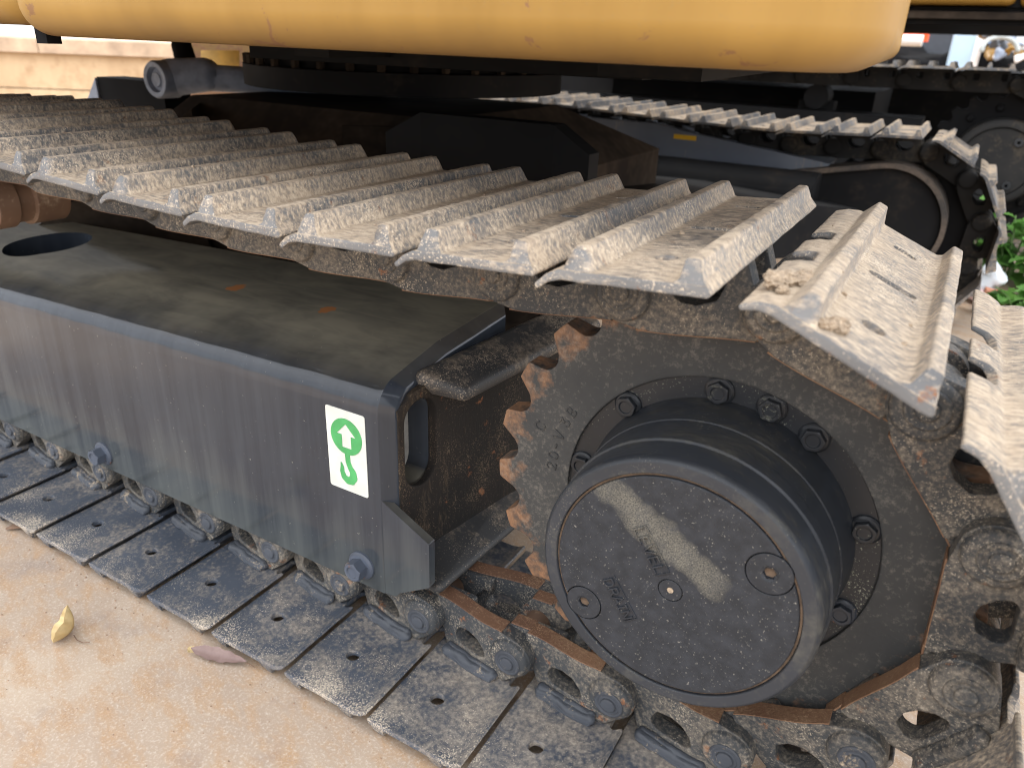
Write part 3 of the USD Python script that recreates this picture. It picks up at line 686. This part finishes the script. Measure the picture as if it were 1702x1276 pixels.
obj('frame_gusset', tm(hull(box3(.46, .66, .36, .90, .70, .70), box3(.56, .64, .36, .84, .68, .745))), MAT['dark'], cf, smooth=False)

# far track of the same machine: chain, frame, motor guard
def top_far(x): return FDZ + np.interp(x, [-1.3, -.1, .25, .55, .85, 1.15, 1.334], [.62, .656, .644, .632, .626, .637, .648])
YFAR, FDZ = 2.30, -.065
chain(ex, track_pins(CX - .02, CZ + FDZ, top_far, -.75, a0=76.), YFAR, 1, False, shoe=SHOE_FAR, low_mat=True)
obj('sprocket', tm(extr_y(affinity.translate(affinity.rotate(sprocket_poly(rin=.10), -6.2, origin=(0, 0)), CX - .02, CZ + FDZ), YFAR + .2025, YFAR + .2385)), MAT['dark'], ex, smooth=30)
gp = union_all([Point(1.25, .335).buffer(.205, quad_segs=24), sbox(.90, .23, .95, .475)]).convex_hull
obj('motor_guard', tm(extr_y(gp.buffer(-.012), YFAR + .075, YFAR + .20)), MAT['dark'], ex, smooth=30, label='flat black motor cover inside the far track')
obj('guard_rim', tm(extr_y(gp.difference(gp.buffer(-.017)), YFAR + .058, YFAR + .20)), MAT['rim'], ex, smooth=40)
ff = obj('track_frame', tm(extr_y(Polygon([(-1.0, .25), (.95, .25), (1.02, .34), (1.02, .47), (1.04, .51), (.50, .575), (.40, .595), (-1.0, .595)]).buffer(0), YFAR + .12, YFAR + .30)), MAT['greyframe'], ex, smooth=False)
obj('frame_tube', tm(hull(cyl_y(.001, YFAR, YFAR + .001, .3, .42)) + Manifold.cylinder(.85, .10, .10, 32).rotate([0, 90, 0]).translate([.18, YFAR + .02, .39])), MAT['dark'], ff, smooth=30)
obj('yellow_decal', tm(extr_y(sbox(.455, .545, .545, .562), YFAR + .1180, YFAR + .1190)), MAT['ystick'], ff, smooth=False)

# dozer blade linkage at the front end
bl = obj('blade_bracket', tm(box3(-.86, .93, .60, -.56, 1.02, .728)), MAT['black'], ex, smooth=False)
obj('bracket_end', tm(Manifold.hull_points([[-.862, .925, .60], [-.862, .925, .725], [-.865, 1.02, .60], [-.865, 1.02, .725], [-.98, .93, .60], [-.98, 1.0, .60]])), MAT['rubbergrey'], bl, smooth=False)
kn = obj('blade_cylinder', tm(hull(sph((-.54, .95, .742), .050, 24), sph((-.46, 1.0, .752), .045, 20)) + hull(sph((-.52, .98, .745), .036, 20), sph((-.05, 1.25, .735), .034, 20))), MAT['rubbergrey'], ex, smooth=40)
obj('pin_eye', tm(lathe_y([(0, .905), (.018, .900), (.020, .908), (.030, .910), (.034, .897), (.046, .896), (.050, .903), (.050, .96), (0, .96)], 40, -.545, .737).rotate([0, 0, 0])), MAT['rubbergrey'], kn, smooth=40)
obj('hose_fitting', tm(hull(sph((-.535, 1.0, .785), .030, 14), sph((-.545, 1.0, .825), .028, 14))), MAT['black'], kn, smooth=40)
obj('blade_arm', tm(box3(-1.5, 1.75, .60, -.75, 1.83, .82) + box3(-.95, 1.5, .62, -.72, 1.56, .69)), MAT['yellow'], ex, smooth=False)
obj('blade_crossbar', tm(box3(-1.72, 1.60, .822, -.95, 1.70, .852)), MAT['dark'], ex, smooth=False)

qp = [ray(px, py, d) for d in (2.75, 2.81) for px, py in ((334, 134), (334, 84), (398, 84), (398, 134))]
obj('blade_post', tm(Manifold.hull_points([list(map(float, q_)) for q_ in qp])), MAT['yarm'], ex, smooth=False)
# ------------------------------------------------------------------ second excavator behind
P2, RP2, CX2, CZ2, Y2 = .217, .312, 1.571, .467, 3.28
LINKS2 = tm(link_local(P2, True, 2))
SHOE2 = tm(shoe_local(P2, True, False))
e2 = thing('excavator', 'second excavator parked behind, mostly hidden, black track and hub at the right edge', 'excavator')
def top2(x): return np.interp(x, [-1.5, .4, 1.0, 1.7], [.775, .767, .772, .779])
chain(e2, track_pins(CX2, CZ2, top2, -.9, RP2, P2, 90.), Y2, 1, False, shoe=SHOE2, low_mat=False, p=P2)
obj('sprocket', tm(extr_y(affinity.translate(sprocket_poly(rin=.05), CX2, CZ2), Y2 + .20, Y2 + .24)), MAT['dark'], e2, smooth=30)
h2 = obj('final_drive', tm(lathe_y([(0, Y2 + .21), (.180, Y2 + .21), (.180, Y2 + .10), (.174, Y2 + .088), (.163, Y2 + .082), (.146, Y2 + .082), (.143, Y2 + .094), (0, Y2 + .094)], 80, CX2, CZ2)), MAT['farlink'], e2, smooth=30)
cv2 = lathe_y([(0, Y2 + .096), (.140, Y2 + .096), (.140, Y2 + .088), (0, Y2 + .088)], 80, CX2, CZ2)
obj('drain_cover', tm(cv2), MAT['farlink'], h2, smooth=30)
for a in (55, -55):
    px, pz = CX2 + .108*math.cos(math.radians(a)), CZ2 + .108*math.sin(math.radians(a))
    obj('plug', tm(cyl_y(.017, Y2 + .082, Y2 + .09, px, pz, 24) - cyl_y(.007, Y2 + .07, Y2 + .088, px, pz, 6)), MAT['flange'], h2, smooth=30)
for k in range(12):
    a = math.radians(30*k + 10); obj('flange_bolt', tm(hexbolt(CX2 + .217*math.cos(a), Y2 + .20, CZ2 + .217*math.sin(a), .018, .013, .016, k*11)), MAT['dark'], e2, smooth=25)
obj('track_frame', tm(box3(-1.2, Y2 + .14, .24, 1.25, Y2 + .32, .62)), MAT['dark'], e2, smooth=False)
obj('carrier_roller', tm(cyl_y(.055, Y2 + .16, Y2 + .30, .78, .68, 32) + box3(.70, Y2 + .2, .55, .86, Y2 + .3, .66)), MAT['dark'], e2, smooth=30)
obj('centre_frame', tm(box3(-.4, Y2 + .5, .35, 1.0, Y2 + 1.3, .70)), MAT['dark'], e2, smooth=False)
obj('upper_deck', tm(box3(-1.2, Y2 + .10, .995, 2.6, Y2 + 1.9, 1.062)), MAT['dark'], e2, smooth=False)
obj('track_frame', tm(box3(-1.4, Y2 + 1.75, .10, 1.9, Y2 + 2.15, .80)), MAT['dark'], e2, smooth=False)
obj('swing_bearing', tm(Manifold.cylinder(.20, .48, .48, 48).translate([.1, Y2 + .95, .79])), MAT['dark'], e2, smooth=30)
obj('deck_rail', tm(box3(-1.2, Y2 + .07, 1.016, 2.6, Y2 + .10, 1.043)), MAT['darkdust'], e2, smooth=False)
obj('counterweight', rounded_body([(-1.1, Y2 + .03, .05), (1.482, Y2 + .03, .05), (1.482, Y2 + 1.9, .05), (-1.1, Y2 + 1.9, .05)], 1.066, 1.75, .03, 8), MAT['yellow2'], e2, smooth=40)
obj('seam', tm(box3(1.45, Y2 + .09, 1.06, 1.53, Y2 + .12, 1.75)), MAT['dark'], e2, smooth=False)
obj('side_panel', rounded_body([(1.495, Y2 + .03, .05), (2.5, Y2 + .03, .05), (2.5, Y2 + 1.9, .05), (1.495, Y2 + 1.9, .05)], 1.060, 1.75, .03, 8), MAT['yellow2'], e2, smooth=40)

# ------------------------------------------------------------------ far left wall
WA, WB = ray(-260, 68, 6.2), ray(520, 62, 6.2)
wd = (WB - WA)[:2]; wl = np.linalg.norm(wd); wd /= wl; wang = math.degrees(math.atan2(wd[1], wd[0]))
WZ = (WA[2] + WB[2])/2
wl_t = thing('boundary_wall', 'low tan rendered wall with pale coping, far left behind the tracks', 'wall', loc=(WA[0], WA[1], 0), rotz=wang)
def wobj(n_, m_, mt, **k): return obj(n_, m_, mt, wl_t, **k)
wobj('wall_body', tm(box3(-2, 0, -.1, wl + 3, .2, WZ - .40)), MAT['wall'], smooth=False)
wobj('wall_body', tm(box3(-2, .012, WZ - .392, wl + 3, .2, WZ - .12)), MAT['wall'], smooth=False)
for k in range(int((wl + 5)/1.2)):
    wobj('coping_stone', tm(hull(box3(-2 + 1.2*k, -.03, WZ - .117, -2 + 1.2*k + 1.192, .23, WZ - .01), box3(-2 + 1.2*k, .0, WZ - .117, -2 + 1.2*k + 1.192, .2, WZ))), MAT['coping'], smooth=False)
wobj('wall_ledge', tm(box3(-2, -.02, -.1, wl + 3, -.001, WZ - .62)), MAT['wall'], smooth=False)

# ------------------------------------------------------------------ leaves and litter on the ground
def leaf_mesh(L, W, curl, fold, seed, n=16, m=7, wave=.1, wfreq=9):
    r = np.random.default_rng(seed); V = []
    for i in range(n + 1):
        t = i/n; w = W*(math.sin(math.pi*t**.85)**.8)*(1 - .15*t) + .0004
        for j in range(m):
            s = 2*j/(m - 1) - 1; e = 1 + wave*math.sin(wfreq*t*math.pi + 2*s)*abs(s)
            V.append((L*(t - .5), w*s*e, curl*L*(t - .45)**2*4 + fold*abs(s)**1.4*w + .05*W*math.sin(14*t + 3*s)*abs(s)))
    F = [(i*m + j, (i + 1)*m + j, (i + 1)*m + j + 1, i*m + j + 1) for i in range(n) for j in range(m - 1)]
    v, f = np.array(V), np.array(F); nv = len(v)
    f = np.vstack([f[:, [0, 1, 2]], f[:, [0, 2, 3]]])
    return np.vstack([v, v + [0, 0, -.0005]]), np.vstack([f, f[:, ::-1] + nv])
def xf(vf, loc, rx=0, ry=0, rz=0):
    R = trimesh.transformations.euler_matrix(math.radians(rx), math.radians(ry), math.radians(rz))[:3, :3]
    return vf[0]@R.T + np.array(loc), vf[1]
yl = thing('fallen_leaf', 'curled pale yellow dry leaf with thin stalk on the ground, lower left', 'leaf')
obj('blade', xf(leaf_mesh(.056, .023, .35, 1.0, 3, wave=.16), (.424, -.098, .015), -38, -40, 100), MAT['dryleaf'], yl, smooth=True)
obj('stalk', tm(tube([(.428, -.102, .004), (.440, -.105, .003), (.452, -.103, .002), (.462, -.098, .004)], [.0008, .0007, .0006, .0006], 6)), MAT['twig'], yl)
rl = thing('fallen_leaf', 'flat mauve brown dry leaf tucked against the edge of a lower track shoe', 'leaf')
obj('blade', xf(leaf_mesh(.094, .0105, .05, .35, 5, wave=.12), (.655, -.014, .008), 24, 2, 17), MAT['redleaf'], rl, smooth=True)
obj('stalk', tm(tube([(.699, -.001, .006), (.706, .001, .004), (.712, .001, .003)], .0007, 6)), MAT['twig'], rl)
obj('tip', xf(leaf_mesh(.014, .006, .2, .6, 6), (.612, -.030, .009), 20, 10, 90), MAT['dryleaf'], rl, smooth=True)
bt = obj('bark_scrap', tm(Manifold.hull_points([[.055, -.002, .002], [.062, -.006, .003], [.098, .03, .020], [.105, .025, .018], [.07, .01, .012], [.088, .012, .006]])), MAT['twig'], smooth=False)
tag(bt, 'brown scrap of bark stuck in the gap between two lower track shoes', 'bark scrap')
ico0 = trimesh.creation.icosphere(1, 1.0)
def clod(c, r, seed, n=2):
    s = trimesh.creation.icosphere(4, 1.0); v = s.vertices*np.array(r); d = (meshkit.fbm(s.vertices*2.3 + seed, 4, seed) - .5); v *= (1 + 1.1*d)[:, None]
    return v + np.array(c), s.faces
# crumbs of clay lying on the two tilted shoes
def on_shoe(i, s, y, n):
    A, B = np.array(pins[i]), np.array(pins[i + 1]); t = (B - A)/np.linalg.norm(B - A); nn = np.array([t[1], -t[0]])
    return np.array([A[0] + s*t[0] + n*nn[0], y, A[1] + s*t[1] + n*nn[1]])
iw = max(range(len(pins) - 1), key=lambda i: -abs((pins[i][0] + pins[i+1][0])/2 - 1.386) - 10*(pins[i][1] < .5))
cl_ = trimesh.util.concatenate([trimesh.Trimesh(*clod(on_shoe(iw, .157 + .012*math.sin(7*k), .035 + .0075*k, .060), np.array([.009, .010, .006])*(.6 + .5*((k*37) % 10)/10), k), process=False) for k in range(9)])
tag(obj('clay_clod', cl_, MAT['clod'], smooth=False), 'crumbly lump of dry clay on the lip of the tilted track shoe', 'clay clod')
cl2 = trimesh.util.concatenate([trimesh.Trimesh(*clod(on_shoe(iw, .113 + .006*math.cos(5*k), .012 + .006*k, .062), np.array([.008, .007, .006])*(.6 + .5*((k*53) % 10)/10), 20 + k), process=False) for k in range(4)])
tag(obj('clay_clod', cl2, MAT['clod'], smooth=False), 'small brown clay lump at the foot of a grouser on the tilted track shoe', 'clay clod')
cv_, cf_, off = [], [], 0
for k in range(320):
    i = int(rng.integers(0, len(pins) - 1)); A, B = pins[i], pins[i + 1]
    if (A[1] + B[1])/2 < .55 or A[0] < -.1: continue
    s_ = rng.choice([.130, .056, .060, .116, .104, .160], p=[.12, .25, .2, .2, .13, .1]) + rng.normal(0, .003); r = .0008 + .0028*rng.random()**2.5
    v = ico0.vertices*r*rng.uniform(.6, 1.4, (len(ico0.vertices), 1))*rng.uniform(.7, 1.2, 3) + on_shoe(i, s_, rng.uniform(.02, .42), (.0795 if .127 < s_ < .140 else .0595) + r*.3)
    cv_.append(v); cf_.append(ico0.faces + off); off += len(v)
tag(obj('clay_crumbs', (np.vstack(cv_), np.vstack(cf_)), MAT['clod'], smooth=False), 'tiny crumbs of dry clay lying on the upper track shoes', 'clay', kind='stuff')
# grit scattered over the near yard
gv, gf, off = [], [], 0
ico = trimesh.creation.icosphere(1, 1.0)
for k in range(520):
    x, y = rng.uniform(-.1, 1.2), (rng.uniform(-.42, -.004) if k % 3 else rng.uniform(-.03, .01))
    r = .0005 + .0011*rng.random()**3
    v = ico.vertices*r*rng.uniform(.6, 1.3, 3) + [x, y, float(gz(x, y)) + r*.4]
    gv.append(v); gf.append(ico.faces + off); off += len(v)
tag(obj('grit', (np.vstack(gv), np.vstack(gf)), MAT['grit'], smooth=False), 'loose grit scattered on the tan ground beside the track', 'grit', kind='stuff')

# ------------------------------------------------------------------ weeds by the far track
def weed_leaf(L, seed):
    r = np.random.default_rng(seed); out = []
    n = 15
    for i in range(n + 1):
        t = i/n; w = L*.36*math.sin(math.pi*min(1, t*.93 + .05))**.75*(1 + .34*math.cos(t*math.pi*7)*(1 - t*.5))
        out.append((L*t, w))
    c = [(x, 0, -.25*x*x/L + .0) for x, w in out]
    V = []
    for (x, w), (cx_, _, cz_) in zip(out, c): V += [(x + .1*w, -w, cz_ + .3*w), (x, 0, cz_), (x + .1*w, w, cz_ + .3*w)]
    F = [(3*i + j, 3*i + 3 + j, 3*i + 4 + j, 3*i + 1 + j) for i in range(n) for j in (0, 1)]
    return np.array(V), np.array([(a, b, c2) for a, b, c2, d in F] + [(a, c2, d) for a, b, c2, d in F])
WL = [weed_leaf(1., s) for s in range(3)]
def weed(x, y, h, n, spread, label, seed, grp='weeds by the far track'):
    r = np.random.default_rng(seed); z0 = float(gz(x, y))
    w = thing('weed', label, 'weed', grp)
    tops = [(x + spread*math.cos(a)*q, y + spread*math.sin(a)*q, z0 + h*hh) for a, q, hh in zip(r.uniform(0, 6.3, 5), r.uniform(.3, .9, 5), r.uniform(.7, 1, 5))]
    obj('stem', tm(Manifold.batch_boolean([tube([(x, y, z0 - .01), ((x + t[0])/2, (y + t[1])/2, z0 + h*.6), t], [.005, .0035, .002], 6) for t in tops], m3.OpType.Add)), MAT['stem'], w)
    for k in range(n):
        t = tops[k % 5]; u = .12 + .9*r.random()**.7
        b = np.array([x, y, z0])*(1 - u) + np.array(t)*u; L = (.055 + .06*r.random())*(1.15 - .35*u)
        az = r.uniform(0, 360); v, f = WL[k % 3]
        vv, ff_ = xf((v*L, f), b, r.uniform(-25, 25), r.uniform(-30, 25), az)
        obj('leaf', (vv, ff_), MAT['leaf'], w, smooth=True)
weed(1.70, 2.98, .34, 70, .17, 'tallest leafy green weed growing nearest the far track end', 1, None)
weed(1.84, 2.95, .27, 60, .17, 'bushy green weed at the right edge of the picture', 2, None)
weed(1.76, 2.70, .13, 46, .15, 'low broad leaved weed spreading over the tan soil', 3, None)
weed(1.60, 3.10, .20, 30, .10, 'small weed behind the far track, in front of the black hub', 4, None)
weed(1.93, 2.66, .2, 40, .15, 'green weed standing rightmost on the tan soil', 5, None)
bg = rough(tm(hull(sph((1.62, 2.86, .06), .04), sph((1.67, 2.84, .10), .03), sph((1.64, 2.85, .15), .018)).refine_to_length(.012)), .02, 30, 4)
tag(obj('plastic_bag', bg, MAT['bag2'], smooth=60), 'crumpled white plastic bag at the foot of the weeds', 'plastic bag')
bg = rough(tm(hull(sph((1.60, 2.82, .04), .03), sph((1.65, 2.78, .02), .025)).refine_to_length(.012)), .02, 30, 8)
tag(obj('plastic_bag', bg, MAT['bag'], smooth=60), 'pinkish plastic scrap lying below the far track end', 'plastic bag')
tag(obj('brick_piece', rough(tm(hull(box3(1.64, 2.74, .0, 1.71, 2.80, .07)).refine_to_length(.02)), .012, 25, 2), MAT['brick'], smooth=30), 'broken orange brick piece beside the weeds', 'brick')

# ------------------------------------------------------------------ clutter behind the second excavator
def rp(px, py, d): return ray(px, py, d)
def upright(px0, py0, px1, py1, d, th_=.2):
    a, b = rp(px0, py0, d), rp(px1, py1, d)
    return np.array([min(a[0], b[0]), (a[1] + b[1])/2, min(a[2], b[2])]), np.array([max(a[0], b[0]), (a[1] + b[1])/2 + th_, max(a[2], b[2])])
a, b = upright(1455, 44, 1541, 70, 6.6); tag(obj('orange_crate', tm(box3(*a, *b) - box3(*(a + [.03, .03, .03]), *(b - [.03, .03, -.1]))), MAT['orange'], smooth=False), 'bright orange plastic crate behind the second excavator track', 'crate')
a, b = upright(1440, 55, 1531, 78, 5.8); mid = (a + b)/2; rr = (b - a)[2]/2
tag(obj('white_drum', tm(Manifold.cylinder(b[0] - a[0], rr, rr, 32).rotate([0, 90, 0]).translate([a[0], mid[1], mid[2]])), MAT['cream'], smooth=30), 'white plastic drum lying in front of the orange crate', 'drum')
a, b = upright(1535, 46, 1590, 82, 7.0, .03); tag(obj('steel_panel', tm(box3(a[0] - .2, a[1], a[2] - .2, b[0], b[1], b[2] + .1) + box3(b[0] - .03, a[1] - .02, a[2] - .2, b[0] + .01, b[1], b[2] + .1)), MAT['darkgrey'], smooth=False), 'dark grey steel panel between the orange crate and pale blue cabinet', 'panel')
a, b = upright(1588, 44, 1620, 84, 6.4, .12); cab = thing('cabinet', 'pale blue metal cabinet with rounded side behind the second excavator', 'cabinet')
obj('body', tm(extr_z(rbox(a[0], a[1], b[0], b[1], .03), a[2] - .3, b[2] + .05)), MAT['paleblue'], cab)
obj('rounded_end', tm(Manifold.cylinder(b[2] - a[2] + .3, .045, .045, 24).translate([b[0] + .005, a[1] + .05, a[2] - .3])), MAT['cream'], cab)
hp_ = [rp(1632 + 52*(1 - math.cos(t))/1.0*.5*2/2*1.15, 84 - 22*math.sin(t), 5.6) for t in np.linspace(0, math.pi, 14)]
tag(obj('hose', tm(tube(hp_, .017, 8)), MAT['hose'], smooth=40), 'pale grey ribbed hose arching to the right of the cabinet', 'hose')
a, b = upright(1636, 60, 1672, 88, 7.0); tag(obj('blue_tarpaulin', rough(tm(hull(box3(*a, *b)).refine_to_length(.06)), .05, 6, 3), MAT['blue'], smooth=50), 'folded blue tarpaulin behind the grey hose', 'tarpaulin')
for k in range(26):
    px, py = 1640 + 66*rng.random(), 48 + 46*rng.random()
    c = rp(px, py, 5.9 + .5*rng.random()); s = .022 + .04*rng.random()
    tag(obj('scrap_part', rough(tm(hull(*[sph(c + rng.uniform(-1, 1, 3)*s, s*.45, 8) for _ in range(4)])), .005, 9, k), [MAT['yellow'], MAT['cream'], MAT['darkgrey'], MAT['yellow'], MAT['rubbergrey']][k % 5], smooth=30), 'small ' + ['yellow', 'white', 'dark grey', 'yellow', 'blue grey'][k % 5] + ' machine part in the heap at the upper right edge', 'machine part', 'heap of machine parts')
hb = obj('parts_heap', rough(tm(hull(box3(.0, 7.3, .0, 3.4, 8.6, .3), box3(.6, 7.6, .3, 3.0, 8.3, .9)).refine_to_length(.15)), .25, 3, 9), MAT['black'], smooth=False)
tag(hb, 'dark heap of scrap metal far behind the second excavator', 'scrap heap')
